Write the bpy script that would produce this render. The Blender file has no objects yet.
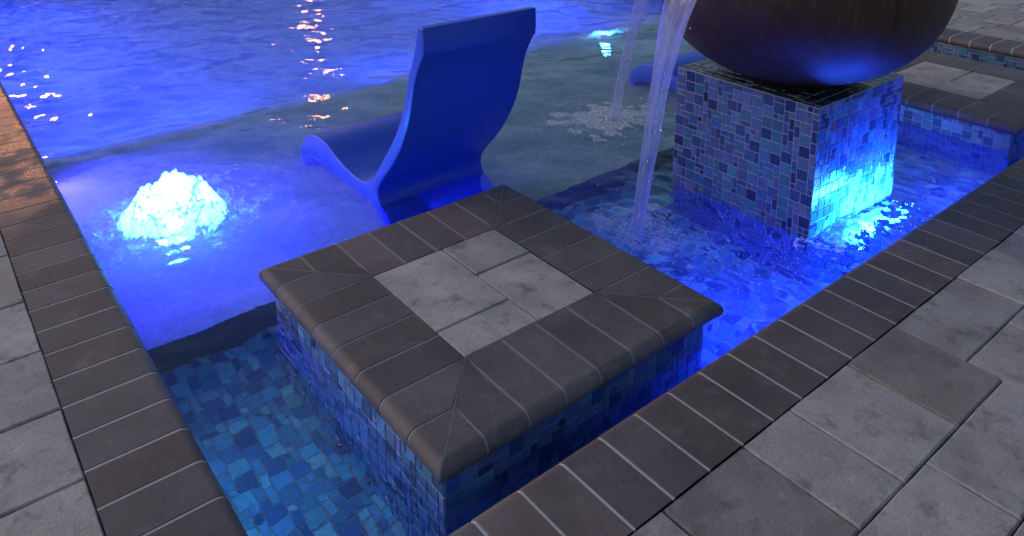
import bpy, math, random
import numpy as np
from mathutils import Vector, Matrix, noise

random.seed(7)
rng = np.random.default_rng(11)
scene = bpy.context.scene
COL = scene.collection
PI = math.pi

# ------------------------------------------------------------------ measurements (metres)
ZW = -0.20            # water level
BW = 0.305            # coping depth
BR = 0.1611           # coping brick module
POOL_X, POOL_Y = 6.79, 11.2
EDGE = 1.70           # front edge of the sun shelf
SHELF_Y = 3.85        # far edge of the sun shelf
ZC, ZS, ZD = -0.66, -0.41, -1.55   # channel floor, shelf, deep floor

# ------------------------------------------------------------------ helpers
class MB:
    def __init__(self):
        self.v, self.f, self.c = [], [], []
    def add(self, vs, fs, col=(1, 1, 1)):
        n = len(self.v)
        self.v += [tuple(p) for p in vs]
        for q in fs:
            self.f.append(tuple(n + i for i in q)); self.c.append(col)
    def box(self, x0, y0, z0, x1, y1, z1, col=(1, 1, 1)):
        self.add([(x0,y0,z0),(x1,y0,z0),(x1,y1,z0),(x0,y1,z0),(x0,y0,z1),(x1,y0,z1),(x1,y1,z1),(x0,y1,z1)],
                 [(0,3,2,1),(4,5,6,7),(0,1,5,4),(1,2,6,5),(2,3,7,6),(3,0,4,7)], col)
    def lathe(self, prof, cx, cy, n=48, col=(1,1,1)):
        vs, fs = [], []
        m = len(prof)
        for i in range(n):
            a = 2*PI*i/n
            for r, z in prof: vs.append((cx+r*math.cos(a), cy+r*math.sin(a), z))
        for i in range(n):
            j = (i+1) % n
            for k in range(m-1): fs.append((i*m+k, j*m+k, j*m+k+1, i*m+k+1))
        self.add(vs, fs, col)
    def ball(self, p, r, col=(1,1,1), n=6, sq=1.0):
        prof = [(max(1e-4, r*math.sin(PI*k/4)), p[2]-r*sq*math.cos(PI*k/4)) for k in range(5)]
        self.lathe(prof, p[0], p[1], n, col)
    def build(self, name, mat, parent=None, smooth=False, merge=False, **props):
        me = bpy.data.meshes.new(name)
        me.from_pydata(self.v, [], self.f)
        at = me.attributes.new('tint', 'FLOAT_COLOR', 'FACE')
        at.data.foreach_set('color', np.array([(c[0],c[1],c[2],1.0) for c in self.c], dtype=np.float32).ravel())
        if smooth: me.polygons.foreach_set('use_smooth', [True]*len(me.polygons))
        if merge:
            import bmesh
            bm = bmesh.new(); bm.from_mesh(me)
            bmesh.ops.remove_doubles(bm, verts=bm.verts, dist=1e-5)
            bmesh.ops.recalc_face_normals(bm, faces=bm.faces)
            bm.to_mesh(me); bm.free()
        me.materials.append(mat); me.update()
        o = bpy.data.objects.new(name, me); COL.objects.link(o)
        if parent is not None:
            o.parent = parent
            o.matrix_parent_inverse = Matrix.Translation(parent.location).inverted()
        for k, val in props.items(): o[k] = val
        return o

def thing(name, label, cat, loc, group=None):
    o = bpy.data.objects.new(name, None); COL.objects.link(o)
    o.location = loc; o.empty_display_size = .1
    o['label'] = label; o['category'] = cat
    if group: o['group'] = group
    return o

class NT:
    """tiny node-tree writer"""
    def __init__(self, name):
        self.m = bpy.data.materials.new(name); self.m.use_nodes = True
        self.t = self.m.node_tree; self.t.nodes.clear()
        self.out = self.t.nodes.new('ShaderNodeOutputMaterial')
    def n(self, typ, _props=None, **ins):
        nd = self.t.nodes.new(typ)
        for k, v in (_props or {}).items(): setattr(nd, k, v)
        for k, v in ins.items():
            key = k.replace('__', ' ')
            s = nd.inputs[int(key[1:])] if key[0] == 'i' and key[1:].isdigit() else nd.inputs[key]
            if isinstance(v, bpy.types.NodeSocket): self.t.links.new(v, s)
            else: s.default_value = v
        return nd
    def math(self, op, a, b=0.0, clamp=False):
        return self.n('ShaderNodeMath', {'operation': op, 'use_clamp': clamp}, i0=a, i1=b).outputs[0]
    def ramp(self, fac, stops):
        nd = self.n('ShaderNodeValToRGB', Fac=fac); e = nd.color_ramp.elements
        while len(e) < len(stops): e.new(.5)
        for el, (p, c) in zip(e, stops):
            el.position = p; el.color = (c, c, c, 1) if not isinstance(c, tuple) else (*c, 1)
        return nd.outputs[0]
    def mix(self, fac, a, b, mode='MIX'):
        nd = self.t.nodes.new('ShaderNodeMix'); nd.data_type = 'RGBA'; nd.blend_type = mode
        for s, v in ((0, fac), (6, a), (7, b)):
            if isinstance(v, bpy.types.NodeSocket): self.t.links.new(v, nd.inputs[s])
            else: nd.inputs[s].default_value = v if s == 0 else (*v, 1)
        return nd.outputs[2]
    def pos(self):
        return self.n('ShaderNodeNewGeometry').outputs['Position']
    def noise(self, scale, detail=4, rough=.55, vec=None, dist=0.0):
        kw = dict(Scale=scale, Detail=detail, Roughness=rough, Distortion=dist)
        kw['Vector'] = vec if vec is not None else self.pos()
        return self.n('ShaderNodeTexNoise', **kw).outputs['Fac']
    def tint(self):
        return self.n('ShaderNodeAttribute', {'attribute_name': 'tint'}).outputs['Color']
    def bump(self, h, strength, dist=.01, normal=None):
        kw = dict(Height=h, Strength=strength, Distance=dist)
        if normal is not None: kw['Normal'] = normal
        return self.n('ShaderNodeBump', **kw).outputs[0]
    def done(self, sh):
        self.t.links.new(sh, self.out.inputs['Surface']); return self.m
    def principled(self, **kw):
        return self.n('ShaderNodeBsdfPrincipled', **kw).outputs[0]

# ------------------------------------------------------------------ materials
def mat_brick(wet=False):
    t = NT('coping_brick_wet' if wet else 'coping_brick')
    base = t.tint()
    n1 = t.noise(3.2, 5); n2 = t.noise(60, 5, .7); n3 = t.noise(260, 3, .6)
    c = t.mix(1, base, t.ramp(n1, [(.3, .72), (.7, 1.22)]), 'MULTIPLY')
    c = t.mix(1, c, t.ramp(n2, [(.25, .75), (.75, 1.2)]), 'MULTIPLY')
    c = t.mix(t.ramp(n3, [(.64, 0.0), (.72, .5)]), c, (.25, .22, .21))
    c = t.mix(t.ramp(t.noise(7.5, 7, .7, dist=.4), [(.55, 0.0), (.70, .45)]), c, (.22, .20, .195))
    c = t.mix(t.ramp(t.noise(24, 6, .75), [(.60, 0.0), (.68, .6)]), c, (.045, .04, .04))
    rough = t.ramp(n2, [(.2, .55), (.8, .8)])
    bs = .45
    if wet:
        sep = t.n('ShaderNodeSeparateXYZ', Vector=t.pos())
        y = sep.outputs['Y']
        band = t.math('MULTIPLY', t.math('SUBTRACT', y, 2.25, True), 1.6, True)
        puddle = t.ramp(t.noise(3.4, 4, .6), [(.40, 0.0), (.52, 1.0)])
        far = t.math('MULTIPLY', t.math('SUBTRACT', y, 3.2, True), 1.3, True)
        w = t.math('MAXIMUM', t.math('MULTIPLY', band, puddle), t.math('MULTIPLY', far, .8))
        c = t.mix(t.math('MULTIPLY', w, .6), c, (.02, .016, .016))
        rough = t.math('SUBTRACT', rough, t.math('MULTIPLY', w, .42))
    h = t.math('ADD', t.math('MULTIPLY', n2, .6), t.math('MULTIPLY', n3, .5))
    return t.done(t.principled(Base__Color=c, Roughness=rough, Normal=t.bump(h, bs, .004)))

def mat_mortar(k=1.0):
    t = NT('mortar')
    c = t.mix(t.noise(60, 5, .7), tuple(v*k for v in (.34, .325, .32)), tuple(v*k for v in (.64, .62, .61)))
    return t.done(t.principled(Base__Color=c, Roughness=.9, Normal=t.bump(t.noise(300, 3), .3, .002)))

def mat_paver():
    t = NT('paver_stone')
    base = t.tint(); p = t.pos()
    n1 = t.noise(3.5, 7, .65, dist=.3); n2 = t.noise(9, 8, .72, dist=.25); n3 = t.noise(150, 5, .75)
    n4 = t.noise(38, 7, .75); n5 = t.noise(420, 2, .6)
    c = t.mix(1, base, t.ramp(n1, [(.30, .66), (.70, 1.22)]), 'MULTIPLY')
    c = t.mix(t.ramp(n2, [(.53, 0.0), (.66, .60)]), c, (.115, .105, .10))
    c = t.mix(t.ramp(t.noise(6, 6, .65), [(.58, 0.0), (.72, .40)]), c, (.50, .455, .40))
    c = t.mix(t.ramp(n4, [(.58, 0.0), (.66, .45)]), c, (.13, .12, .115))
    c = t.mix(1, c, t.ramp(n3, [(.2, .62), (.8, 1.25)]), 'MULTIPLY')
    c = t.mix(t.ramp(n5, [(.68, 0.0), (.74, .35)]), c, (.55, .52, .48))
    h = t.math('ADD', t.math('ADD', t.math('MULTIPLY', n2, -1.2), t.math('MULTIPLY', n4, -.7)), t.math('MULTIPLY', n3, .35))
    return t.done(t.principled(Base__Color=c, Roughness=t.ramp(n3, [(.2, .6), (.8, .88)]), Normal=t.bump(h, .6, .009)))

def mat_sand():
    t = NT('joint_sand')
    return t.done(t.principled(Base__Color=t.mix(t.noise(40), (.02, .019, .018), (.06, .055, .05)), Roughness=.95))

def mat_tile():
    t = NT('glass_mosaic')
    base = t.tint(); n = t.noise(35, 4, .6, dist=1.5)
    c = t.mix(1, base, t.ramp(n, [(.25, .72), (.75, 1.28)]), 'MULTIPLY')
    return t.done(t.principled(Base__Color=c, Roughness=t.ramp(n, [(.3, .12), (.8, .3)]), IOR=1.5,
                               Normal=t.bump(t.noise(25, 2), .12, .004)))
def mat_grout():
    t = NT('pale_grout')
    return t.done(t.principled(Base__Color=t.mix(t.noise(120, 3), (.30, .30, .34), (.48, .48, .52)), Roughness=.85))

def mat_plaster():
    t = NT('pool_plaster')
    n1 = t.noise(2.2, 5, .6); n2 = t.noise(70, 4, .7)
    c = t.mix(t.ramp(n1, [(.3, 0.0), (.7, 1.0)]), (.16, .32, .31), (.36, .50, .48))
    c = t.mix(t.ramp(t.noise(11, 5, .65, dist=.8), [(.45, 0.0), (.7, .5)]), c, (.12, .22, .22))
    c = t.mix(1, c, t.ramp(n2, [(.25, .7), (.75, 1.2)]), 'MULTIPLY')
    return t.done(t.principled(Base__Color=c, Roughness=.85, Normal=t.bump(n2, .2, .004)))
def mat_shadedplaster():  # shade on the riser is put into this plaster colour
    t = NT('shaded_riser_plaster')
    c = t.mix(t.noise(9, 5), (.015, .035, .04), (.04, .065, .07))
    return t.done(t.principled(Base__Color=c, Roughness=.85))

def mat_water():
    t = NT('pool_water')
    p = t.pos()
    n1 = t.noise(8, 3, .5, dist=.4); n2 = t.noise(34, 2, .5)
    h = t.math('ADD', t.math('MULTIPLY', n1, .8), t.math('MULTIPLY', n2, .06))
    g = t.n('ShaderNodeBsdfGlass', Color=(.90, .96, 1, 1), Roughness=.0, IOR=1.33, Normal=t.bump(h, .24, .02))
    m = t.n('ShaderNodeBsdfTranslucent', Color=(.80, .86, .95, 1)).outputs[0]
    return t.done(t.n('ShaderNodeMixShader', i0=.045, i1=g.outputs[0], i2=m).outputs[0])

def mat_foam(name, tr=.5, strength=.95, low=.15):
    t = NT(name)
    n = t.noise(60, 4, .7)
    c = t.mix(n, (.72, .80, .86), (.95, .97, .98))
    d = t.n('ShaderNodeBsdfDiffuse', Color=c).outputs[0]
    l = t.n('ShaderNodeBsdfTranslucent', Color=c).outputs[0]
    m = t.n('ShaderNodeMixShader', i0=tr, i1=d, i2=l).outputs[0]
    x = t.n('ShaderNodeBsdfTransparent').outputs[0]
    f = t.ramp(t.noise(38, 5, .75), [(.36, low), (.60, strength)])
    return t.done(t.n('ShaderNodeMixShader', i0=f, i1=x, i2=m).outputs[0])

def mat_stream():
    t = NT('falling_water')
    tc = t.n('ShaderNodeTexCoord').outputs['Object']
    mp = t.n('ShaderNodeMapping', Vector=tc, Scale=(60, 60, 3.0)).outputs[0]
    n = t.n('ShaderNodeTexNoise', Vector=mp, Scale=1.0, Detail=4, Roughness=.6).outputs['Fac']
    lw = t.n('ShaderNodeLayerWeight', Blend=.35).outputs['Facing']
    bn = t.bump(n, .2, .01)
    tr = t.n('ShaderNodeBsdfTransparent', Color=(.93, .95, 1, 1)).outputs[0]
    gl = t.n('ShaderNodeBsdfGlossy', Color=(.95, .95, 1, 1), Roughness=.12, Normal=bn).outputs[0]
    tl = t.n('ShaderNodeBsdfTranslucent', Color=(.60, .62, .98, 1)).outputs[0]
    df = t.n('ShaderNodeBsdfDiffuse', Color=(.58, .60, .95, 1)).outputs[0]
    milk = t.n('ShaderNodeMixShader', i0=.5, i1=tl, i2=df).outputs[0]
    s = t.n('ShaderNodeMixShader', i0=t.math('ADD', t.ramp(n, [(.38, .05), (.72, .36)]), t.math('MULTIPLY', t.math('POWER', lw, 1.6), .65), True), i1=tr, i2=milk).outputs[0]
    s = t.n('ShaderNodeMixShader', i0=t.math('ADD', .05, t.math('MULTIPLY', t.math('POWER', lw, 2.0), .6)), i1=s, i2=gl).outputs[0]
    return t.done(s)

def mat_resin():
    t = NT('blue_resin')
    n = t.noise(5, 4); s = t.noise(400, 2); sp = t.noise(16, 7, .75)
    c = t.mix(n, (.014, .058, .47), (.024, .088, .60))
    return t.done(t.principled(Base__Color=t.mix(t.ramp(sp, [(.55, 0.0), (.75, .35)]), c, (.05, .11, .55)), Roughness=t.ramp(sp, [(.35, .28), (.7, .52)]), Normal=t.bump(s, .10, .001)))

def mat_bronze():
    t = NT('dark_bronze')
    n = t.noise(6, 6, .65, dist=.8); n2 = t.noise(80, 4, .7)
    mp = t.n('ShaderNodeMapping', Vector=t.pos(), Scale=(22, 22, 1.6)).outputs[0]
    st = t.n('ShaderNodeTexNoise', Vector=mp, Scale=1.0, Detail=6, Roughness=.7).outputs['Fac']
    vo = t.n('ShaderNodeTexVoronoi', Vector=t.pos(), Scale=26).outputs['Distance']
    c = t.mix(n, (.045, .028, .020), (.12, .072, .045))
    c = t.mix(t.ramp(st, [(.54, 0.0), (.70, .5)]), c, (.15, .14, .125))
    c = t.mix(t.ramp(st, [(.28, .6), (.42, 0.0)]), c, (.015, .012, .012))
    h = t.math('ADD', t.math('MULTIPLY', vo, .8), t.math('MULTIPLY', n2, .25))
    return t.done(t.principled(Base__Color=c, Metallic=.6, Roughness=t.ramp(t.math('ADD', t.math('MULTIPLY', n2, .5), t.math('MULTIPLY', st, .5)), [(.3, .42), (.65, .60)]),
                               Normal=t.bump(h, .08, .012)))
def mat_simple(name, col, rough=.5, metal=0.0):
    t = NT(name)
    c = t.mix(t.noise(20, 4), tuple(v*.8 for v in col), tuple(min(1, v*1.15) for v in col))
    return t.done(t.principled(Base__Color=c, Roughness=rough, Metallic=metal))
def mat_emit(name, col, s):
    t = NT(name)
    return t.done(t.n('ShaderNodeEmission', Color=(*col, 1), Strength=s).outputs[0])
def mat_ground():
    t = NT('lawn_ground')
    c = t.mix(t.noise(3, 6), (.025, .035, .015), (.06, .07, .035))
    return t.done(t.principled(Base__Color=c, Roughness=.95, Normal=t.bump(t.noise(60, 4), .6, .02)))

M = dict(brick=mat_brick(), wet=mat_brick(True), mortar=mat_mortar(), mortar2=mat_mortar(.52), paver=mat_paver(), sand=mat_sand(), tile=mat_tile(),
         grout=mat_grout(), plaster=mat_plaster(), riser=mat_shadedplaster(), water=mat_water(), foam=mat_foam('foam', .5), mound=mat_foam('mound_foam', .6, 1.0, .62),
         thin=mat_foam('thin_foam', .4, .72), bead=mat_foam('bead_foam', .5, 1.0), stream=mat_stream(), resin=mat_resin(), bronze=mat_bronze(),
         steel=mat_simple('fixture_steel', (.35, .36, .38), .35, 1.0), iron=mat_simple('black_iron', (.02, .02, .022), .5, .3),
         lens=mat_simple('lens_glass', (.5, .7, .9), .1), warm=mat_emit('warm_globe', (1, .36, .10), 75), ground=mat_ground(), warm2=mat_emit('warm_globe_strong', (1, .34, .10), 800))

# ------------------------------------------------------------------ coping bricks
def brick_col():
    k = random.uniform(.80, 1.22); b = random.random()
    base = (.115, .100, .098) if b < .75 else (.125, .098, .090)
    return tuple(v*k for v in base)

# cross-section, measured from the outer (pool) edge: (d, z); bullnose of 29 mm radius
def bull(depth, th=.074, step=12):
    r = th/2
    ds = [.35, .26, .172, .10] if depth > .33 else [depth, depth*.7, depth*.4]
    pr = [(d, 0.0) for d in ds]
    for i in range(step+1):
        a = PI/2 - PI*i/step
        pr.append((r - r*math.cos(a), -r + r*math.sin(a)))
    return pr + [(d, -th) for d in reversed(ds)]

def coping_run(fn, u0, u1, joints, depth, mb, mm, mitre=None):
    """fn(u, d, z) -> world point. Bricks between consecutive joints; mitre=(L) clamps the ends at 45 degrees."""
    pr = bull(depth)
    js = [u0] + [j for j in joints if u0 < j < u1] + [u1]
    gap = .0036
    def clamp(u, d):
        if mitre is None: return u
        return min(max(u, d), mitre - d)
    for a, b in zip(js[:-1], js[1:]):
        jit = random.uniform(-.0006, .0006); dj = random.uniform(-.0008, .0008)
        g0 = gap; g1 = gap
        col = brick_col()
        ed = .0025
        rows = []
        for (s, inset) in ((a+g0, ed), (a+g0+ed, 0), (b-g1-ed, 0), (b-g1, ed)):
            row = []
            for (d, z) in pr:
                cz = -.037
                dd = d + dj if d < depth-1e-6 else d
                if inset:
                    z2 = cz + (z-cz)*(1-inset/.037); d2 = dd + (inset*.8 if d < .037 else 0)
                else: z2, d2 = z, dd
                row.append((clamp(s, d), d2, z2 + jit))
            rows.append(row)
        if mitre is not None:       # hairline joint along the mitre itself
            rows = [[(min(max(u, d+.0034), mitre-d-.0034), d2, z2) for (u, d2, z2), (d, _) in zip(row, pr)] for row in rows]
        m = len(pr)
        vs = [fn(*p) for row in rows for p in row]
        fs = []
        for i in range(3):
            for k in range(m-1): fs.append((i*m+k, (i+1)*m+k, (i+1)*m+k+1, i*m+k+1))
            fs.append((i*m+m-1, (i+1)*m+m-1, (i+1)*m, i*m))
        for k in range((m-1)//2):
            fs.append((k, k+1, m-2-k, m-1-k)); fs.append((3*m+m-1-k, 3*m+m-2-k, 3*m+k+1, 3*m+k))
        mb.add(vs, fs, col)
    # mortar bed, 1.6 mm behind the brick faces
    q = .0020
    pr2 = [(d + (q if d < depth else 0), -.037 + (z+.037)*(1 - q/.037)) for d, z in pr]
    vs = [fn(clamp(s, d0), d, z) for s in (u0, u1) for (d, z), (d0, _) in zip(pr2, pr)]
    m = len(pr2)
    mm.add(vs, [(k, m+k, m+k+1, k+1) for k in range(m-1)] + [(m-1, 2*m-1, m, 0)])

    if mitre is not None:
        qq = .0008
        pr3 = [(d + (qq if d < depth else 0), -.037 + (z+.037)*(1 - qq/.037)) for d, z in pr]
        vs = [fn(d0+du, d, z) for du in (-.0042, .0042) for (d, z), (d0, _) in zip(pr3, pr)]
        mm.add(vs, [(k, m+k, m+k+1, k+1) for k in range(m-1)])

# ------------------------------------------------------------------ mosaic
PAL = [((.05, .115, .27), 4), ((.07, .19, .42), 6), ((.12, .27, .47), 5), ((.10, .30, .40), 3), ((.15, .22, .44), 5),
       ((.20, .26, .44), 2), ((.035, .07, .19), 2), ((.12, .28, .42), 1.5), ((.24, .22, .26), .25)]
PALW = [p[1] for p in PAL]
TEAL = [(.06, .24, .33), (.08, .32, .40), (.12, .38, .42), (.04, .16, .28), (.08, .27, .40), (.17, .42, .44), (.03, .11, .22)]
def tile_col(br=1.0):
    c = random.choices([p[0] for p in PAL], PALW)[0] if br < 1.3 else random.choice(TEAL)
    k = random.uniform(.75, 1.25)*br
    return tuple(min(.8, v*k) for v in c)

def mosaic(mt, origin, ux, uy, w, h, unit=.0302, br=1.0, gap=.0021):
    """random 2x2 / 2x1 / 1x1 glass tiles on the rectangle origin + a*ux + b*uy (outward normal = ux x uy)"""
    o, ux, uy = Vector(origin), Vector(ux), Vector(uy)
    nrm = ux.cross(uy)
    nx, ny = max(1, round(w/unit)), max(1, round(h/unit))
    sx, sy = w/nx, h/ny
    used = np.zeros((nx, ny), bool)
    for j in range(ny):
        for i in range(nx):
            if used[i, j]: continue
            r = random.random()
            if r < .66: a, b = 2, 2
            elif r < .71: a, b = 2, 1
            elif r < .76: a, b = 1, 2
            else: a, b = 1, 1
            if i+a > nx or used[i:i+a, j:j+b].any(): a = 1
            if j+b > ny or used[i:i+a, j:j+b].any(): b = 1
            used[i:i+a, j:j+b] = True
            x0, x1 = i*sx+gap, (i+a)*sx-gap
            y0, y1 = j*sy+gap, (j+b)*sy-gap
            c = tile_col(br)
            e, t = .0014, .0030
            tl = [random.uniform(-.0010, .0010) for _ in range(4)]
            P = lambda x, y, z: o + ux*x + uy*y + nrm*z
            vs = [P(x0,y0,.0002),P(x1,y0,.0002),P(x1,y1,.0002),P(x0,y1,.0002),
                  P(x0+e,y0+e,t+tl[0]),P(x1-e,y0+e,t+tl[1]),P(x1-e,y1-e,t+tl[2]),P(x0+e,y1-e,t+tl[3])]
            mt.add(vs, [(4,5,6,7),(0,1,5,4),(1,2,6,5),(2,3,7,6),(3,0,4,7)], c)

# ================================================================== SETTING
# ---- ground, far beyond the pool
g = MB()
X0, X1, Y0, Y1 = -4.2, 11.0, -4.2, 18.0
for a in ((-90,-90,90,Y0),(-90,Y1,90,90),(-90,Y0,X0,Y1),(X1,Y0,90,Y1)):
    g.add([(a[0],a[1],-.05),(a[2],a[1],-.05),(a[2],a[3],-.05),(a[0],a[3],-.05)], [(0,1,2,3)])
g.build('ground', M['ground'], kind='structure')

# ---- deck: sand bed and separate pavers
g = MB()
e = BW + .001
for a in ((X0,Y0,X1,-e),(X0,POOL_Y+e,X1,Y1),(X0,-e,-e,POOL_Y+e),(POOL_X+e,-e,X1,POOL_Y+e)):
    g.add([(a[0],a[1],-.014),(a[2],a[1],-.014),(a[2],a[3],-.014),(a[0],a[3],-.014)], [(0,1,2,3)])
bed = g.build('deck_bed', M['sand'], kind='structure')

PC = dict(light=(.47, .44, .41), mid=(.40, .375, .35), dark=(.25, .235, .22), brown=(.32, .275, .235), tan=(.45, .405, .36), warm=(.40, .365, .33))
def paver(mb, x0, y0, x1, y1, col=None, rough=.007):
    if col is None: col = random.choices(list(PC), [4, 5, 1.5, 1, 2, 1.5])[0]
    kk = random.uniform(.88, 1.10); c = tuple(v*kk for v in PC[col])
    gp = .002; ch = .0055
    dz = random.uniform(-.003, .0015)
    def edge(xa, ya, xb, yb, off, z, n=6):
        # a slightly wavering edge
        out = []
        for i in range(n):
            t = i/n
            x, y = xa+(xb-xa)*t, ya+(yb-ya)*t
            k = noise.noise(Vector((x*9, y*9, 3.1)))*rough*.5
            dx, dy = (yb-ya), -(xb-xa); L = math.hypot(dx, dy)
            out.append((x - dx/L*(off+k), y - dy/L*(off+k), z))
        return out
    def ring(off, z):
        a, b, c2, d = x0+gp, y0+gp, x1-gp, y1-gp
        return edge(a,b,c2,b,off,z) + edge(c2,b,c2,d,off,z) + edge(c2,d,a,d,off,z) + edge(a,d,a,b,off,z)
    r0, r1, r2 = ring(0, -.05), ring(0, -ch+dz), ring(ch, dz)
    n = len(r0)
    # corner points must follow both neighbours
    for rr, off in ((r0,0),(r1,0),(r2,ch)):
        rr[0] = (x0+gp+off, y0+gp+off, rr[0][2]); rr[n//4] = (x1-gp-off, y0+gp+off, rr[0][2])
        rr[n//2] = (x1-gp-off, y1-gp-off, rr[0][2]); rr[3*n//4] = (x0+gp+off, y1-gp-off, rr[0][2])
    vs = r0+r1+r2
    fs = [(k, (k+1)%n, n+(k+1)%n, n+k) for k in range(n)] + [(n+k, n+(k+1)%n, 2*n+(k+1)%n, 2*n+k) for k in range(n)] + [tuple(2*n+k for k in range(n))]
    mb.add(vs, fs, c)

def rows(mb, x0, x1, y0, y1, along='x', lens=(.24,.36,.36,.48), deps=(.36,.24,.36)):
    v = y0; k = 0
    while v < y1-.05:
        d = min(deps[k % len(deps)], y1-v)
        if y1-v-d < .1: d = y1-v
        u = x0 + 0.0
        first = True
        while u < x1-.02:
            l = random.choice(lens)*(random.uniform(.4, 1) if first else 1)
            first = False
            l = min(l, x1-u)
            if x1-u-l < .1: l = x1-u
            if along == 'x': paver(mb, u, v, u+l, v+d)
            else: paver(mb, v, u, v+d, u+l)
            u += l
        v += d; k += 1

# right-hand deck (nearest the camera), the joints the photo shows
dk = MB()
E1 = -BW
for a, b, cc in ((.42,.92,'mid'),(.92,1.29,'dark'),(1.29,1.54,'mid'),(1.54,1.895,'light'),(1.895,2.245,'brown')):
    paver(dk, a, -.67, b, E1, cc)
for a, b, cc in ((2.245,2.78,'mid'),(2.78,3.14,'light'),(3.14,3.38,'mid'),(3.38,3.86,'mid'),(3.86,4.22,'tan'),(4.22,4.70,'mid'),(4.70,5.06,'light'),(5.06,5.3,'mid'),(5.3,5.78,'mid'),(5.78,6.14,'warm'),(6.14,6.62,'mid'),(6.62,7.10,'mid')):
    paver(dk, a, -.555, b, E1, cc)
for a, b, cc in ((2.23,2.60,'light'),(2.60,3.08,'mid'),(3.08,3.44,'mid'),(3.44,3.68,'light'),(3.68,4.16,'mid'),(4.16,4.52,'mid'),(4.52,5.0,'tan'),(5.0,5.36,'mid'),(5.36,5.84,'light'),(5.84,6.2,'mid'),(6.2,7.10,'mid')):
    paver(dk, a, -.92, b, -.555, cc)
for a, b, cc in ((.42,.82,'mid'),(.82,1.18,'mid'),(1.18,1.66,'mid'),(1.66,2.23,'mid')):
    paver(dk, a, -.92, b, -.67, cc)
paver(dk, 0.06, -.67, .42, E1, 'mid'); paver(dk, -.305, -.67, .06, E1, 'light'); paver(dk, -.305, -.92, .42, -.67, 'mid')
rows(dk, -.305, 7.10, -2.4, -.92, deps=(.36, .24, .37, .5))
dk.build('deck_paving', M['paver'], kind='structure')

# left-hand deck
dk = MB()
ys = [-.93, -.57, -.27, .09, .43, .77, 1.12, 1.475, 1.85, 2.285, 2.64, 3.0, 3.36]
cl = ['mid','light','mid','light','tan','light','warm','light','tan','mid','warm','light']
for a, b, cc in zip(ys[:-1], ys[1:], cl): paver(dk, -.665, a, -BW, b, cc)
v = 3.36
while v < 11.4:
    l = random.choice((.24, .36, .48)); paver(dk, -.665, v, -BW, v+l); v += l
rows(dk, -.93, 11.4, -2.4, -.665, along='y', deps=(.36, .24, .36, .375))
dk.build('deck_paving', M['paver'], kind='structure')

# deck beyond the right end of the pool
dk = MB()
rows(dk, -2.4, 11.4, POOL_X+BW, 9.9, along='y')
dk.build('deck_paving', M['paver'], kind='structure')

# ---- coping round the pool
mb, mm = MB(), MB()
oy = .471 - 3*BR
coping_run(lambda u, d, z: (d*-1 + 0.0, u, z), 0.0, POOL_Y, [oy + k*BR for k in range(80)], BW, mb, mm)
cp = mb.build('pool_coping', M['wet'], smooth=False, merge=False, kind='structure')
mm.build('mortar', M['mortar'], cp)
mb, mm = MB(), MB()
ox = .4892 - 3*BR
coping_run(lambda u, d, z: (u, -d, z), 0.0, POOL_X, [ox + k*BR for k in range(60)], BW, mb, mm)
cp = mb.build('pool_coping', M['brick'], kind='structure'); mm.build('mortar', M['mortar'], cp)
mb, mm = MB(), MB()
coping_run(lambda u, d, z: (POOL_X + d, u, z), 0.0, POOL_Y, [.07 + k*BR for k in range(80)], BW, mb, mm)
cp = mb.build('pool_coping', M['brick'], kind='structure'); mm.build('mortar', M['mortar'], cp)
mb, mm = MB(), MB()
coping_run(lambda u, d, z: (u, POOL_Y + d, z), 0.0, POOL_X, [.07 + k*BR for k in range(80)], BW, mb, mm)
mb.box(-BW, -BW, -.074, 0, 0, 0, brick_col()); mb.box(POOL_X, -BW, -.074, POOL_X+BW, 0, 0, brick_col())
mb.box(-BW, POOL_Y, -.074, 0, POOL_Y+BW, 0, brick_col()); mb.box(POOL_X, POOL_Y, -.074, POOL_X+BW, POOL_Y+BW, 0, brick_col())
cp = mb.build('pool_coping', M['brick'], kind='structure'); mm.build('mortar', M['mortar'], cp)

# ---- basin
WI = .035      # walls stand this far behind the coping's nose
bx0, bx1, by0, by1 = -WI, POOL_X+WI, -WI, POOL_Y+WI
mb = MB()
def quad(m, *p): m.add(p, [(0,1,2,3)])
quad(mb, (bx0,by0,-1.7),(bx0,by0,-.075),(bx0,by1,-.075),(bx0,by1,-1.7))
quad(mb, (bx1,by0,-1.7),(bx1,by1,-1.7),(bx1,by1,-.075),(bx1,by0,-.075))
quad(mb, (bx0,by0,-1.7),(bx1,by0,-1.7),(bx1,by0,-.075),(bx0,by0,-.075))
quad(mb, (bx0,by1,-1.7),(bx0,by1,-.075),(bx1,by1,-.075),(bx1,by1,-1.7))
quad(mb, (bx0,SHELF_Y+1.5,ZD),(bx1,SHELF_Y+1.5,ZD),(bx1,by1,ZD),(bx0,by1,ZD))
prev = (SHELF_Y, ZS)
for f in (.08, .18, .32, .5, .68, .84, 1.0):          # the shelf rolls off into the deep end
    cur = (SHELF_Y+1.5*f, ZS + (ZD-ZS)*(3*f*f-2*f**3))
    quad(mb, (bx0,cur[0],cur[1]),(bx0,prev[0],prev[1]),(bx1,prev[0],prev[1]),(bx1,cur[0],cur[1])); prev = cur
mb.build('pool_basin', M['plaster'], kind='structure')
mb = MB()
quad(mb, (bx0,EDGE,ZS),(bx1,EDGE,ZS),(bx1,SHELF_Y,ZS),(bx0,SHELF_Y,ZS))
mb.build('sun_shelf', M['plaster'], kind='structure')
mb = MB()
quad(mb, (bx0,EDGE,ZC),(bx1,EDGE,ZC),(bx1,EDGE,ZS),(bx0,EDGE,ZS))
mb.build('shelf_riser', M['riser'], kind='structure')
mb = MB()
quad(mb, (bx0,by0,ZC),(bx1,by0,ZC),(bx1,EDGE,ZC),(bx0,EDGE,ZC))
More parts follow.
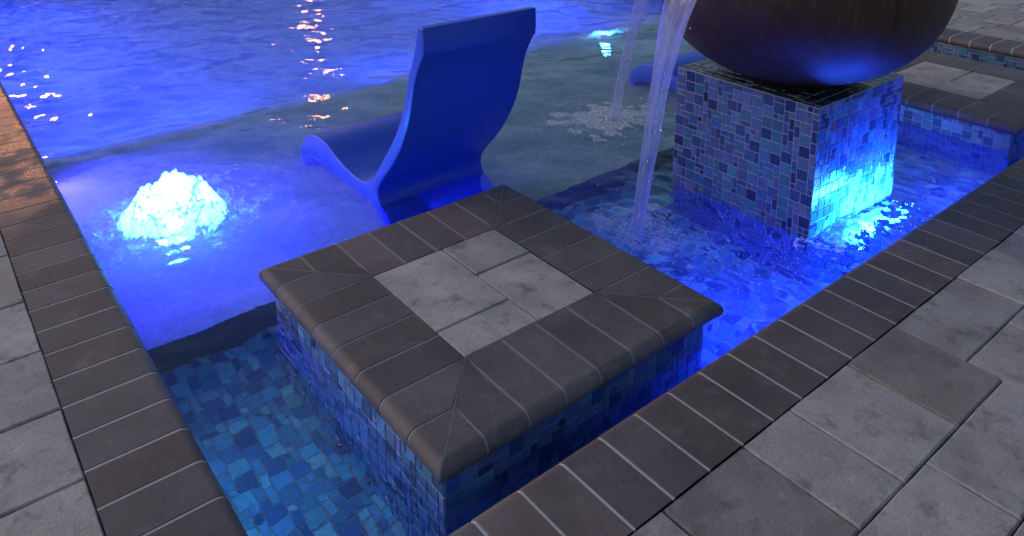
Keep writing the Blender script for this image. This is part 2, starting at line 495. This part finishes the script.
fl = mb.build('channel_floor', M['grout'], kind='structure')
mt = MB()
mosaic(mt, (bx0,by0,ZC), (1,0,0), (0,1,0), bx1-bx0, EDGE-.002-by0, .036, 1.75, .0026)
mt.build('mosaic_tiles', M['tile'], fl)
# tile band under the coping
mt = MB(); gm = MB()
for (o, ux, L) in (((bx1-.004, POOL_Y, -.40), (0,-1,0), POOL_Y), ((bx0+.004, 0, -.40), (0,1,0), POOL_Y), ((0, by1-.004, -.40), (1,0,0), POOL_X), ((POOL_X, by0+.004, -.40), (-1,0,0), POOL_X)):
    ux = Vector(ux); oo = Vector(o)
    uy = Vector((0,0,1))
    # normal must look into the pool
    nrm = ux.cross(uy); cen = Vector((POOL_X/2, POOL_Y/2, 0)) - oo
    if nrm.dot(cen) < 0: oo = oo + ux*L; ux = -ux
    mosaic(mt, oo, ux, uy, L, .322, .031, .6)
    nn = ux.cross(uy)*-.001
    quad(gm, *(tuple(oo+nn+a) for a in (Vector((0,0,0)), ux*L, ux*L+uy*.322, uy*.322)))
tb = mt.build('waterline_tile', M['tile'], kind='structure')
gm.build('grout', M['grout'], tb)

# ---- water: one sheet of real ripples
BUB = (.47, 2.56)
SPL1, SPL2 = (2.29, .985), (3.37, 2.15)
FIX = (3.22, .30)
def ripple(nx, ny, x0, x1, y0, y1):
    X, Y = np.meshgrid(np.linspace(x0, x1, nx), np.linspace(y0, y1, ny), indexing='ij')
    H = np.zeros_like(X)
    r2 = np.random.default_rng(5)
    for k in range(64):
        lam = math.exp(r2.uniform(math.log(.16), math.log(1.1)))
        th = r2.normal(1.25, .75); ph = r2.uniform(0, 2*PI)
        kx, ky = 2*PI/lam*math.cos(th), 2*PI/lam*math.sin(th)
        H += .0021*lam**.9*np.sin(kx*X+ky*Y+ph + .7*np.sin(ky*.31*X-kx*.27*Y+ph*2))
    calm = 1/(1+np.exp(-(Y-3.4)*2.4))           # calmer over the shelf
    near = 1/(1+np.exp(-(Y-1.55)*6))
    H *= .62 + .38*calm
    for (cx, cy), amp, lam, dec in ((BUB, .0045, .11, .45), (SPL1, .005, .075, .35), (SPL2, .004, .08, .38), (FIX, .006, .09, .5)):
        R = np.hypot(X-cx, Y-cy)
        wob = .25*np.sin(3*np.arctan2(Y-cy, X-cx)+cx*9) + .2*np.sin(7*np.arctan2(Y-cy, X-cx))
        H += 1.25*amp*np.exp(-R/dec)*np.sin(2*PI*R/lam + wob*3)
    # agitated water in the channel round the pedestal
    ag = np.exp(-((X-2.9)/1.3)**2 - ((Y-.55)/.8)**2)
    for k in range(40):
        lam = r2.uniform(.05, .16); th = r2.uniform(0, 2*PI); ph = r2.uniform(0, 2*PI)
        H += ag*.0010*lam/.1*np.sin(2*PI/lam*(math.cos(th)*X+math.sin(th)*Y)+ph)
    return X, Y, H
nx, ny = 300, 460
X, Y, H = ripple(nx, ny, bx0+.001, bx1-.001, by0+.001, by1-.001)
V = np.stack([X, Y, ZW+H], -1).reshape(-1, 3)
ii, jj = np.meshgrid(np.arange(nx-1), np.arange(ny-1), indexing='ij')
a = (ii*ny+jj).ravel()
F = np.stack([a, a+ny, a+ny+1, a+1], 1)
me = bpy.data.meshes.new('water'); me.from_pydata(V.tolist(), [], F.tolist())
me.polygons.foreach_set('use_smooth', [True]*len(me.polygons)); me.materials.append(M['water']); me.update()
wo = bpy.data.objects.new('water', me); COL.objects.link(wo); wo['kind'] = 'structure'

# ================================================================== STEPPING PADS
def stepping_pad(x0, y0, L, label, grp, insert, mirror=False):
    t = thing('stepping_pad', label, 'stepping pad', (x0+L/2, y0+L/2, ZC), grp)
    ci = .35                                    # rim depth
    s = (L-2*ci)/4
    joints = [ci-.172, ci, ci+s, ci+2*s, ci+3*s, L-ci, L-ci+.172]
    mb, mm = MB(), MB()
    coping_run(lambda u, d, z: (x0+u, y0+d, z), 0, L, joints, ci, mb, mm, mitre=L)
    coping_run(lambda u, d, z: (x0+L-d, y0+u, z), 0, L, joints, ci, mb, mm, mitre=L)
    coping_run(lambda u, d, z: (x0+L-u, y0+L-d, z), 0, L, joints, ci, mb, mm, mitre=L)
    coping_run(lambda u, d, z: (x0+d, y0+L-u, z), 0, L, joints, ci, mb, mm, mitre=L)
    rim = mb.build('coping_rim', M['brick'], t, merge=True)
    mm.build('mortar', M['mortar2'], rim)
    pi_ = MB()
    for (a, b, c, d, col) in insert:
        paver(pi_, x0+ci+a, y0+ci+b, x0+ci+c, y0+ci+d, col, .002)
    ins = pi_.build('paver_insert', M['paver'], t)
    jb = MB(); quad(jb, (x0+ci,y0+ci,-.012),(x0+L-ci,y0+ci,-.012),(x0+L-ci,y0+L-ci,-.012),(x0+ci,y0+L-ci,-.012))
    jb.build('joint_sand', M['sand'], ins)
    # tiled body
    k = .05; zt = -.0745
    gb = MB(); gb.box(x0+k, y0+k, ZC, x0+L-k, y0+L-k, zt)
    body = gb.build('tiled_base', M['grout'], t)
    mt = MB(); w = L-2*k; h = zt-ZC
    mosaic(mt, (x0+k,y0+k,ZC), (1,0,0), (0,0,1), w, h, .031)
    mosaic(mt, (x0+L-k,y0+k,ZC), (0,1,0), (0,0,1), w, h, .031)
    mosaic(mt, (x0+L-k,y0+L-k,ZC), (-1,0,0), (0,0,1), w, h, .031)
    mosaic(mt, (x0+k,y0+L-k,ZC), (0,-1,0), (0,0,1), w, h, .031)
    mt.build('mosaic_tiles', M['tile'], body)
    return t
G = 'square stepping pads standing in the pool'
L = 1.349
I = L - .70
stepping_pad(.515, .172, L, 'large square brick-edged stepping pad in the foreground between the two pool edges', G,
             [(0,.18,.35,I,'light'),(0,0,.35,.18,'light'),(.35,.395,I,I,'mid'),(.35,0,I,.395,'light')])
stepping_pad(4.87, .172, L, 'smaller-looking square stepping pad at upper right, partly behind the dark bowl', G,
             [(0,0,.28,I,'tan'),(.28,0,I,.30,'mid'),(.28,.30,I,I,'tan')])

# ================================================================== PEDESTAL AND BOWL
px0, py0, px1, py1, pz = 2.90, .405, 3.755, 1.25, .493
t = thing('tiled_pedestal', 'square pedestal clad in blue glass mosaic rising from the water under the dark bowl', 'pedestal', ((px0+px1)/2, (py0+py1)/2, ZC))
gb = MB(); gb.box(px0, py0, ZC, px1, py1, pz)
core = gb.build('pedestal_body', M['grout'], t)
mt = MB(); h = pz-ZC
mosaic(mt, (px0,py0,ZC), (1,0,0), (0,0,1), px1-px0, h, .0305, .56)
mosaic(mt, (px1,py0,ZC), (0,1,0), (0,0,1), py1-py0, h, .0305, .56)
mosaic(mt, (px1,py1,ZC), (-1,0,0), (0,0,1), px1-px0, h, .0305, .56)
mosaic(mt, (px0,py1,ZC), (0,-1,0), (0,0,1), py1-py0, h, .0305, .56)
mosaic(mt, (px0,py0,pz), (1,0,0), (0,1,0), px1-px0, py1-py0, .0305, .22)  # top tiles darkened: the shadow under the bowl is in their colour
mt.build('mosaic_tiles', M['tile'], core)

bc = (3.28, .79); bz = pz+.004
t = thing('water_bowl', 'huge dark bronze water bowl sitting on the tiled pedestal', 'bowl', (bc[0], bc[1], bz))
a_, b_, cz_, n_ = .75, .66, 1.155, 2.35
prof = [(.001, bz), (.27, bz), (.285, bz+.006)]
for i in range(49):
    z = bz+.010 + (1.16-bz-.010)*i/48
    r = a_*max(0, 1-abs((z-cz_)/b_)**n_)**(1/n_)
    if r > .29: prof.append((r, z))
rt = prof[-1][0]
prof += [(rt+.012, 1.172), (rt+.012, 1.186), (rt-.01, 1.19), (rt-.02, 1.17), (rt-.02, 1.10), (rt-.03, 1.02), (.001, .96)]
mb = MB(); mb.lathe(prof, *bc, n=96)
mb.build('bowl_shell', M['bronze'], t, smooth=True)
mb = MB(); mb.lathe([(.001, 1.135), (rt-.021, 1.135)], *bc, n=64)
mb.build('bowl_water', M['water'], t, smooth=True)
# two short spouts where the streams leave
def spout(ang, zt=1.125):
    d = Vector((math.cos(ang), math.sin(ang), 0)); s = Vector((-d.y, d.x, 0)); c0 = Vector((*bc, 0))
    vs = []
    for rr, w, dz in ((rt-.01, .10, .02), (rt+.05, .085, .0), (rt+.085, .08, -.012)):
        for q in (-1, 1):
            for z in (0, -.014): vs.append(c0 + d*rr + s*(w*q) + Vector((0,0,zt+dz+z)))
    m = MB()
    m.add(vs, [(0,4,6,2),(4,8,10,6),(1,3,7,5),(5,7,11,9),(0,1,5,4),(4,5,9,8),(2,6,7,3),(6,10,11,7),(8,9,11,10)])
    return m.build('spout', M['bronze'], t)
A1 = math.atan2(.07, -.80); A2 = math.atan2(1.0, -.02)
spout(A1); spout(A2)

def stream(label, p0, p1, w0, w1, th0, th1, seed):
    """a falling sheet: parabola from p0 to p1, flattened section that narrows as it falls"""
    p0, p1 = Vector(p0), Vector(p1)
    hor = Vector((p1.x-p0.x, p1.y-p0.y, 0)); d = hor.normalized(); s = Vector((-d.y, d.x, 0))
    n, m = 60, 28
    vs, fs = [], []
    for i in range(n+1):
        f = i/n
        tt = math.sqrt(f)*.65 + f*.35
        z = p0.z + (p1.z-p0.z)*(tt**2*.85 + tt*.15)
        c = Vector((p0.x, p0.y, z)) + hor*tt
        pinch = tt**.95
        w = w0 + (w1-w0)*pinch; th = th0 + (th1-th0)*pinch
        w *= 1 + .10*noise.noise(Vector((seed, 0, tt*5))); 
        c += s*(.012*noise.noise(Vector((seed+3, 1, tt*3.0))))
        for k in range(m):
            a = 2*PI*k/m
            rr = 1 + .22*noise.noise(Vector((math.cos(a)*1.8, math.sin(a)*1.8+seed, tt*2.2))) + .05*math.sin(5*a+seed+tt*4)
            q = c + s*(w/2*math.cos(a)*rr) + (d*.92+Vector((0,0,.4))).normalized()*(th/2*math.sin(a)*rr)
            vs.append(q - p1)
    for i in range(n):
        for k in range(m): fs.append((i*m+k, i*m+(k+1)%m, (i+1)*m+(k+1)%m, (i+1)*m+k))
    mb = MB(); mb.add(vs, fs)
    o = mb.build('water_stream', M['stream'], None, smooth=True, label=label, category='water stream', group='streams of water pouring from the bowl')
    o.location = p1
    db = MB()
    for _ in range(30):
        f = random.random()**.5; tt = math.sqrt(f)*.65 + f*.35
        z = p0.z + (p1.z-p0.z)*(tt**2*.85 + tt*.15)
        w = (w0 + (w1-w0)*tt**1.1)*.5
        c = Vector((p0.x, p0.y, z)) + hor*tt + s*random.gauss(0, w*.9) + d*random.gauss(0, .02) - p1
        db.ball(c, random.uniform(.0015, .004), n=6, sq=1.8)
    dr = db.build('droplets', M['bead'], None, kind='stuff'); dr.parent = o
    return o
c0 = Vector((*bc, 0))
q1 = c0 + Vector((math.cos(A1), math.sin(A1), 0))*(rt+.07); q2 = c0 + Vector((math.cos(A2), math.sin(A2), 0))*(rt+.07)
stream('wide stream of water pouring down directly beside the tiled pedestal', (q1.x, q1.y, 1.13), (*SPL1, ZW-.01), .44, .11, .06, .05, 1.7)
stream('thin stream of water falling behind the wide one onto the shelf', (q2.x, q2.y, 1.13), (*SPL2, ZW-.01), .17, .06, .03, .03, 6.1)

# ================================================================== LOUNGERS
def lounger(label, x0, x1, dy=0.0, flip=False):
    top = [(1.588,.89),(1.625,.89),(1.652,.76),(1.715,.614),(1.768,.42),(1.855,.25),(1.99,.07),(2.08,-.05),(2.163,-.115),(2.23,-.133),(2.312,-.133),(2.42,-.118),(2.517,-.095),(2.61,-.062),(2.706,-.042),(2.80,-.045),(2.88,-.065),(2.95,-.105),(3.0,-.16),(3.02,-.23),(3.025,ZS+.002)]
    bot = [(1.572,.89),(1.566,.755),(1.592,.735),(1.66,.60),(1.70,.40),(1.775,.24),(1.87,.10),(1.97,-.01),(2.035,-.085),(2.05,-.14),(2.03,-.19),(1.96,-.255),(1.925,-.32),(1.915,ZS+.002),
           (1.97,ZS+.002),(2.0,-.34),(2.06,-.27),(2.16,-.23),(2.31,-.222),(2.52,-.215),(2.70,-.215),(2.85,-.22),(2.92,-.25),(2.945,-.30),(2.95,ZS+.002)]
    # smooth the two outlines
    def sm(P, n=2):
        for _ in range(n):
            Q = [P[0]]
            for a, b in zip(P[:-1], P[1:]):
                Q += [(a[0]*.75+b[0]*.25, a[1]*.75+b[1]*.25), (a[0]*.25+b[0]*.75, a[1]*.25+b[1]*.75)]
            P = Q + [P[-1]]
        return P
    top, bot = sm(top), sm(bot)
    poly = top + bot[::-1]
    import bmesh
    bm = bmesh.new()
    vs = [bm.verts.new((0, y, z)) for y, z in poly]
    f = bm.faces.new(vs)
    r = bmesh.ops.extrude_face_region(bm, geom=[f])
    bmesh.ops.translate(bm, verts=[v for v in r['geom'] if isinstance(v, bmesh.types.BMVert)], vec=(x1-x0, 0, 0))
    bmesh.ops.recalc_face_normals(bm, faces=bm.faces)
    caps = [e for e in bm.edges if abs(e.verts[0].co.x-e.verts[1].co.x) < 1e-6]
    bmesh.ops.bevel(bm, geom=caps, offset=.012, segments=3, profile=.5, affect='EDGES', clamp_overlap=True)
    big = [f for f in bm.faces if len(f.verts) > 4]
    bmesh.ops.triangulate(bm, faces=big)
    cy = 2.3
    for v in bm.verts: v.co.x -= (x1-x0)/2; v.co.y -= cy; v.co.z -= ZS
    me = bpy.data.meshes.new('pool_lounger'); bm.to_mesh(me); bm.free()
    for p in me.polygons: p.use_smooth = True
    try: me.set_sharp_from_angle(angle=math.radians(38))
    except Exception: pass
    me.materials.append(M['resin'])
    o = bpy.data.objects.new('pool_lounger', me); COL.objects.link(o)
    o.location = ((x0+x1)/2, cy+dy, ZS)
    o['label'] = label; o['category'] = 'lounger'; o['group'] = 'blue loungers on the sun shelf'
    return o
lo = lounger('blue s-shaped pool lounger with a tall curved back, beyond the foreground stepping pad', 1.40, 2.112)
l2 = lo.copy(); COL.objects.link(l2)
l2.location = (4.20+.345, 2.3-.27, ZS)
l2['label'] = 'second blue lounger mostly hidden behind the bowl and the streams of water'

# ================================================================== BUBBLER, FOAM, BEADS
def fbm(x, y, z=0.0, o=4):
    s, a, f = 0, 1, 1
    for _ in range(o):
        s += a*noise.noise(Vector((x*f, y*f, z+f))); a *= .55; f *= 2.1
    return s

def foam_sheet(mb, cx, cy, R, thr, step=.006, sc=14, hz=.004, seed=0, ex=1.0, ey=1.0, inner=0.0, hgt=None, solid=0.0):
    n = int(R*max(ex, ey)/step)+1
    idx = {}
    vs, fs = [], []
    def vert(i, j):
        if (i, j) not in idx:
            x, y = i*step, j*step
            x += .4*step*noise.noise(Vector((i*3.3, j*3.3, seed))); y += .4*step*noise.noise(Vector((i*3.3, j*3.3, seed+9)))
            z = ZW + .012 + hz*fbm((cx+x)*sc*1.3, (cy+y)*sc*1.3, seed+5)
            if hgt: z += hgt(x, y)
            idx[(i, j)] = len(vs); vs.append((cx+x, cy+y, z))
        return idx[(i, j)]
    for i in range(-n, n):
        for j in range(-n, n):
            x, y = (i+.5)*step, (j+.5)*step
            q = math.hypot(x/ex, y/ey)/R
            if q > 1.25 or q < inner: continue
            ang = math.atan2(y, x)
            v = fbm((cx+x)*sc, (cy+y)*sc, seed) + .35*fbm(math.cos(ang)*2.2, math.sin(ang)*2.2, seed+2, 2)
            if q < solid or v > thr - (1-q)*1.5 + .55:
                fs.append((vert(i, j), vert(i+1, j), vert(i+1, j+1), vert(i, j+1)))
    mb.add(vs, fs)

def beads(mb, n, gen, r0=.0025, r1=.008):
    for _ in range(n):
        p = gen(); mb.ball(p, random.uniform(r0, r1), n=6)

t = thing('bubbler', 'glowing white and cyan bubbler mound of foam lit from inside on the shelf', 'bubbler', (*BUB, ZS))
mb = MB()
def dome(x, y):
    q = math.hypot(x, y)/.27
    lobe = 1 + .10*fbm(math.cos(math.atan2(y, x))*1.4, math.sin(math.atan2(y, x))*1.4, 8.8, 3)
    q = q/lobe
    return .20*max(0, 1-q**2.2)*max(.1, 1+.30*fbm(x*9, y*9, 3.3, 3)+.16*fbm(x*40, y*40, 1.3, 4)) + .02*max(0, fbm(x*40, y*40, 7, 2))
foam_sheet(mb, *BUB, .43, .0, step=.0055, sc=9, hz=.008, seed=1.2, hgt=dome, solid=.60)
mb.build('foam_mound', M['mound'], t, smooth=True)
mb = MB()
foam_sheet(mb, *BUB, .60, .12, step=.006, sc=17, hz=.006, seed=4.4, inner=.5)
mb.build('foam_fringe', M['thin'], t, smooth=True, kind='stuff')
mb = MB()
def gb_():
    a = random.uniform(0, 2*PI); r = abs(random.gauss(.25, .09))
    z = ZW + .008 + max(0, random.gauss(.0, .07))*max(0, 1.5-r/.28)
    return (BUB[0]+r*math.cos(a), BUB[1]+r*math.sin(a), z)
beads(mb, 420, gb_, .0018, .0055)
mb.build('droplets', M['bead'], t, kind='stuff')
mb = MB(); mb.lathe([(.001, ZS+.03), (.035, ZS+.03), (.045, ZS+.02), (.05, ZS+.001)], *BUB, n=24)
mb.build('nozzle', M['steel'], t, smooth=True)

def splash(name, label, c, R, thr, nb, seed, ex=1.0, ey=1.0, spread=1.0, mat='thin', fs=13):
    t = thing(name, label, 'splash', (c[0], c[1], ZW))
    mb = MB(); foam_sheet(mb, *c, R, thr, step=.006, sc=fs, hz=.006, seed=seed, ex=ex, ey=ey)
    mb.build('foam', M[mat], t, smooth=True)
    mb = MB()
    def gen():
        a = random.uniform(0, 2*PI); r = R*spread*abs(random.gauss(.0, .6))
        return (c[0]+r*ex*math.cos(a), c[1]+r*ey*math.sin(a), ZW+.006+abs(random.gauss(0, .012)))
    beads(mb, nb, gen, .0015, .0042)
    mb.build('droplets', M['bead'], t, kind='stuff')
splash('splash', 'pale splash of foam where the thin stream lands on the shelf', (SPL2[0]-.04, SPL2[1]+.02), .40, -.02, 120, 2.1, 1.3, .85, .8, 'thin', 8)
splash('splash', 'bubbling splash where the wide stream lands beside the pad', SPL1, .34, .12, 520, 7.7, 1.0, 1.15, 1.2)
mb = MB()
def gch():
    return (random.uniform(1.9, 3.0), random.choice((random.uniform(.02, .45), random.gauss(.62, .16))), ZW+.004+abs(random.gauss(0, .004)))
beads(mb, 700, gch, .0012, .0035)
beads(mb, 160, lambda: (random.uniform(2.85, 3.7), random.uniform(.02, .46), ZW+.004+abs(random.gauss(0, .01))), .0015, .004)
mb.build('bubbles', M['bead'], kind='stuff', label='fine bubbles drifting in the channel between pad and pedestal', category='bubbles')

# the lit foam round the lamp at the foot of the pedestal
t = thing('lit_fountain', 'small cyan-lit bubbling jet at the foot of the pedestal beside the brick edge', 'bubbler', (*FIX, ZC))
mb = MB(); foam_sheet(mb, FIX[0], FIX[1]+.02, .24, -.2, step=.005, sc=15, hz=.012, seed=9.3, ex=1.8, ey=.55, hgt=lambda x, y: .03*max(0, 1-(x/.25)**2-(y/.12)**2))
mb.build('foam', M['foam'], t, smooth=True)
# added film that shapes the glow on the tiled face into a ragged patch
mb = MB(); st = .006; ids = {}; vs = []; fs = []
def fv(i, k):
    if (i, k) not in ids:
        x = px0+.004+i*st; z = ZW-.02+k*st
        ids[(i, k)] = len(vs); vs.append((x + .002*noise.noise(Vector((i*2.1, k*2.1, 0))), py0-.006-.005*abs(fbm(x*30, z*16, 2.0, 3)), z))
    return ids[(i, k)]
for i in range(int((px1-px0-.008)/st)):
    x = px0+.004+i*st; q = (x-px0)/(px1-px0)
    top = ZW + .02 + .20*q**.8 + .10*math.exp(-((q-.52)/.16)**2) + .05*fbm(x*11, 1.3, 2) + .03*fbm(x*50, 4.3, 2)
    for k in range(70):
        z = ZW-.02+k*st
        if z < top and fbm(x*26, z*9, 5.5, 3) > -.28 + .45*max(0, (z-ZW)/max(.01, top-ZW))**2 - .1:
            fs.append((fv(i, k), fv(i+1, k), fv(i+1, k+1), fv(i, k+1)))
mb.add(vs, fs); mb.build('glow_film', M['thin'], t, smooth=True, kind='stuff')
mb = MB(); mb.lathe([(.001, ZC+.06), (.04, ZC+.06), (.05, ZC+.05), (.055, ZC+.002)], *FIX, n=24)
mb.build('nozzle', M['steel'], t, smooth=True)

# foam patch added to stand for a distant cyan streak of light
t = thing('cyan_streak', 'foam patch added for a thin bright cyan streak of light far out, left of the streams', 'bubbler', (4.97, 3.69, ZS))
FB = (5.0, 3.78)
mb = MB(); foam_sheet(mb, *FB, .26, -.45, step=.008, sc=9, hz=.010, seed=3.0, ex=1.5, ey=.32)
mb.build('foam', M['foam'], t, smooth=True)

# ================================================================== LAMP POSTS (seen mirrored in the water)
def lamp_post(label, x, y, h, rg=.13, gm='warm'):
    t = thing('lamp_post', label, 'lamp post', (x, y, -.01), 'warm garden lamps mirrored in the water')
    mb = MB(); mb.lathe([(.001,0),(.14,0),(.14,.03),(.09,.08),(.05,.22),(.042,.3),(.034,h-.35),(.05,h-.30),(.035,h-.26),(.09,h-.22),(.09,h-.14),(.001,h-.14)], x, y, n=20)
    mb.build('post', M['iron'], t, smooth=True)
    mb = MB()
    prof = [(.001+(rg*math.sin(PI*k/14)), h-rg*math.cos(PI*k/14)) for k in range(15)]
    mb.lathe(prof, x, y, n=24)
    mb.build('globe', M[gm], t, smooth=True)
    mb = MB(); mb.lathe([(.06,h+.11),(.07,h+.125),(.03,h+.22),(.012,h+.30),(.001,h+.31)], x, y, n=16)
    mb.build('finial', M['iron'], t, smooth=True)
lamp_post('warm globe lamp on a black post whose glow makes the orange trail on the water', 7.55, 15.7, 3.1)
lamp_post('warm globe lamp on a black post mirrored beside the left brick edge', .92, 12.6, 2.7, .085, 'warm2')

t = thing('added_hedge', 'dark tall hedge beyond the far end of the pool, added unseen to darken the reflections', 'added_hedge', (5, 19, -.05))  # leafy screen added out of view to darken reflections on the water
mb = MB()
for k in range(9000):
    x = random.uniform(-16, 26); y = 19 + random.gauss(0, .45); z = random.uniform(-.05, 3.4 + .5*noise.noise(Vector((x*.5, 0, 0))))
    c = Vector((x, y, z)); n1 = Vector((random.gauss(0,1), random.gauss(0,1), random.gauss(0,1))).normalized()
    n2 = n1.orthogonal().normalized(); n3 = n1.cross(n2); a = random.uniform(.10, .26)
    g_ = random.uniform(.6, 1.3)
    mb.add([c+n2*a, c+n3*a*.6, c-n2*a, c-n3*a*.6], [(0,1,2,3)], (.035*g_, .055*g_, .03*g_))
def leafmat():
    t_ = NT('added_hedge_leaf'); return t_.done(t_.principled(Base__Color=t_.tint(), Roughness=.6))
mb.build('foliage', leafmat(), t)

# ================================================================== LIGHT
def lamp(name, typ, loc, energy, col, size=.05, aim=None, spot=None, blend=.5):
    d = bpy.data.lights.new(name, typ); d.energy = energy; d.color = col
    if typ == 'AREA': d.shape = 'DISK'; d.size = size
    else: d.shadow_soft_size = size
    if spot: d.spot_size = math.radians(spot); d.spot_blend = blend
    o = bpy.data.objects.new(name, d); COL.objects.link(o); o.location = loc
    if aim is not None: o.rotation_euler = (Vector(aim)-Vector(loc)).to_track_quat('-Z', 'Y').to_euler()
    return o
BLUE = (.022, .042, 1.0)
CYAN = (.03, .25, 1.0)
# pool lights in the side walls, plus unseen lamps added for more blue
for y in (4.9, 7.2, 9.4):
    lamp('pool_and_fill_light', 'AREA', (bx0+.03, y, -.75), 115, BLUE, .3, aim=(3, y, -1.0))
for y in (6.2, 8.8):
    lamp('pool_and_fill_light', 'AREA', (bx1-.03, y, -.75), 115, BLUE, .3, aim=(3, y, -1.0))
lamp('pool_and_fill_light', 'AREA', (bx0+.03, 3.3, -.31), 70, (.05, .035, 1.0), .14, aim=(3, 2.6, -.33))  # unseen lamp added to brighten the shelf
for x in (1.4, 3.4, 5.4):
    lamp('pool_and_fill_light', 'AREA', (x, SHELF_Y+1.2, ZD+.22), 42, BLUE, .25, aim=(x, 9, -1.3))  # unseen lamps added over the slope to fill the deep centre with blue
# bubbler lamp: below and inside the foam
lamp('bubbler_and_streak_light', 'POINT', (BUB[0], BUB[1]+.03, ZW+.085), 100, (.045, .42, 1.0), .06)
lamp('bubbler_and_streak_light', 'POINT', (BUB[0], BUB[1], ZW-.06), 190, (.05, .028, 1.0), .04)
# fountain lamp at the pedestal
lamp('pedestal_and_fill_light', 'SPOT', (FIX[0], FIX[1]-.02, ZW+.03), 42, (.012, .05, 1.0), .03, aim=(3.25, .55, .70), spot=125, blend=.9)
lamp('pedestal_and_fill_light', 'AREA', (3.42, .02, -.13), 16, (.02, .055, 1.0), .25, aim=(3.42, .405, .10))  # unseen lamp added behind the coping to wash the face blue
pl = lamp('pedestal_and_fill_light', 'AREA', (3.36, .215, ZW+.06), 32, (.02, .32, 1.0), .05, aim=(3.36, .405, -.20))
pl.data.shape = 'RECTANGLE'; pl.data.size = .62; pl.data.size_y = .03
for x, e in ((2.3, 22), (3.3, 12), (4.3, 8), (5.7, 2)):
    lamp('channel_fill', 'AREA', (x, by0+.03, -.42), e, BLUE, .12, aim=(x, 1, -.5))  # unseen lamps added along the near wall to turn the channel blue
fl = lamp('bubbler_and_streak_light', 'AREA', (FB[0], FB[1], ZW+.10), 5, (.05, .42, 1.0), .1, aim=(FB[0], FB[1], ZW))  # lamp added above the foam patch to make the cyan streak
lamp('channel_fill', 'AREA', (bx0+.03, .75, -.30), 1.5, (.06, .38, 1.0), .3, aim=(.5, .85, -.55))  # unseen teal lamp added to brighten the near tile floor

w = bpy.data.worlds.new('World'); scene.world = w; w.use_nodes = True
nt = w.node_tree; nt.nodes.clear()
sky = nt.nodes.new('ShaderNodeTexSky'); sky.sky_type = 'NISHITA'; sky.sun_disc = False
SE, SR = math.radians(20), math.radians(-35)
sky.sun_elevation = SE; sky.sun_rotation = SR
sky.air_density = 1.0; sky.dust_density = 1.0; sky.ozone_density = 4.0
bg = nt.nodes.new('ShaderNodeBackground'); bg.inputs['Strength'].default_value = .15
ow = nt.nodes.new('ShaderNodeOutputWorld')
tn = nt.nodes.new('ShaderNodeMix'); tn.data_type = 'RGBA'; tn.blend_type = 'MULTIPLY'
tn.inputs[0].default_value = 1; tn.inputs[7].default_value = (1.22, .97, .86, 1)
nt.links.new(sky.outputs[0], tn.inputs[6]); nt.links.new(tn.outputs[2], bg.inputs[0]); nt.links.new(bg.outputs[0], ow.inputs[0])
sd = bpy.data.lights.new('sun', 'SUN'); sd.energy = 1.15; sd.angle = math.radians(60); sd.color = (1, .86, .82)
so = bpy.data.objects.new('sun', sd); COL.objects.link(so)
sdir = Vector((math.sin(SR)*math.cos(SE), math.cos(SR)*math.cos(SE), math.sin(SE)))
so.rotation_euler = (-sdir).to_track_quat('-Z', 'Y').to_euler()

# ================================================================== CAMERA
R = np.array([[0.79369, -0.60832, -0.00092], [-0.12067, -0.15596, -0.98036], [0.59623, 0.77822, -0.19720]])
cam = bpy.data.cameras.new('camera'); co = bpy.data.objects.new('camera', cam); COL.objects.link(co)
mw = Matrix(((R[0][0], -R[1][0], -R[2][0], -.59269), (R[0][1], -R[1][1], -R[2][1], -1.45899), (R[0][2], -R[1][2], -R[2][2], 1.83303), (0,0,0,1)))
co.matrix_world = mw
cam.sensor_width = 36; cam.lens = 790.14/1024*36; cam.shift_x = (512-478.52)/1024; cam.shift_y = (-16.14-268)/1024; cam.clip_end = 400; cam.clip_start = .05
scene.camera = co
scene.view_settings.view_transform = 'Standard'; scene.view_settings.look = 'None'; scene.view_settings.exposure = 0
scene.cycles.sample_clamp_indirect = 6.0
scene.cycles.caustics_refractive = True; scene.cycles.caustics_reflective = False
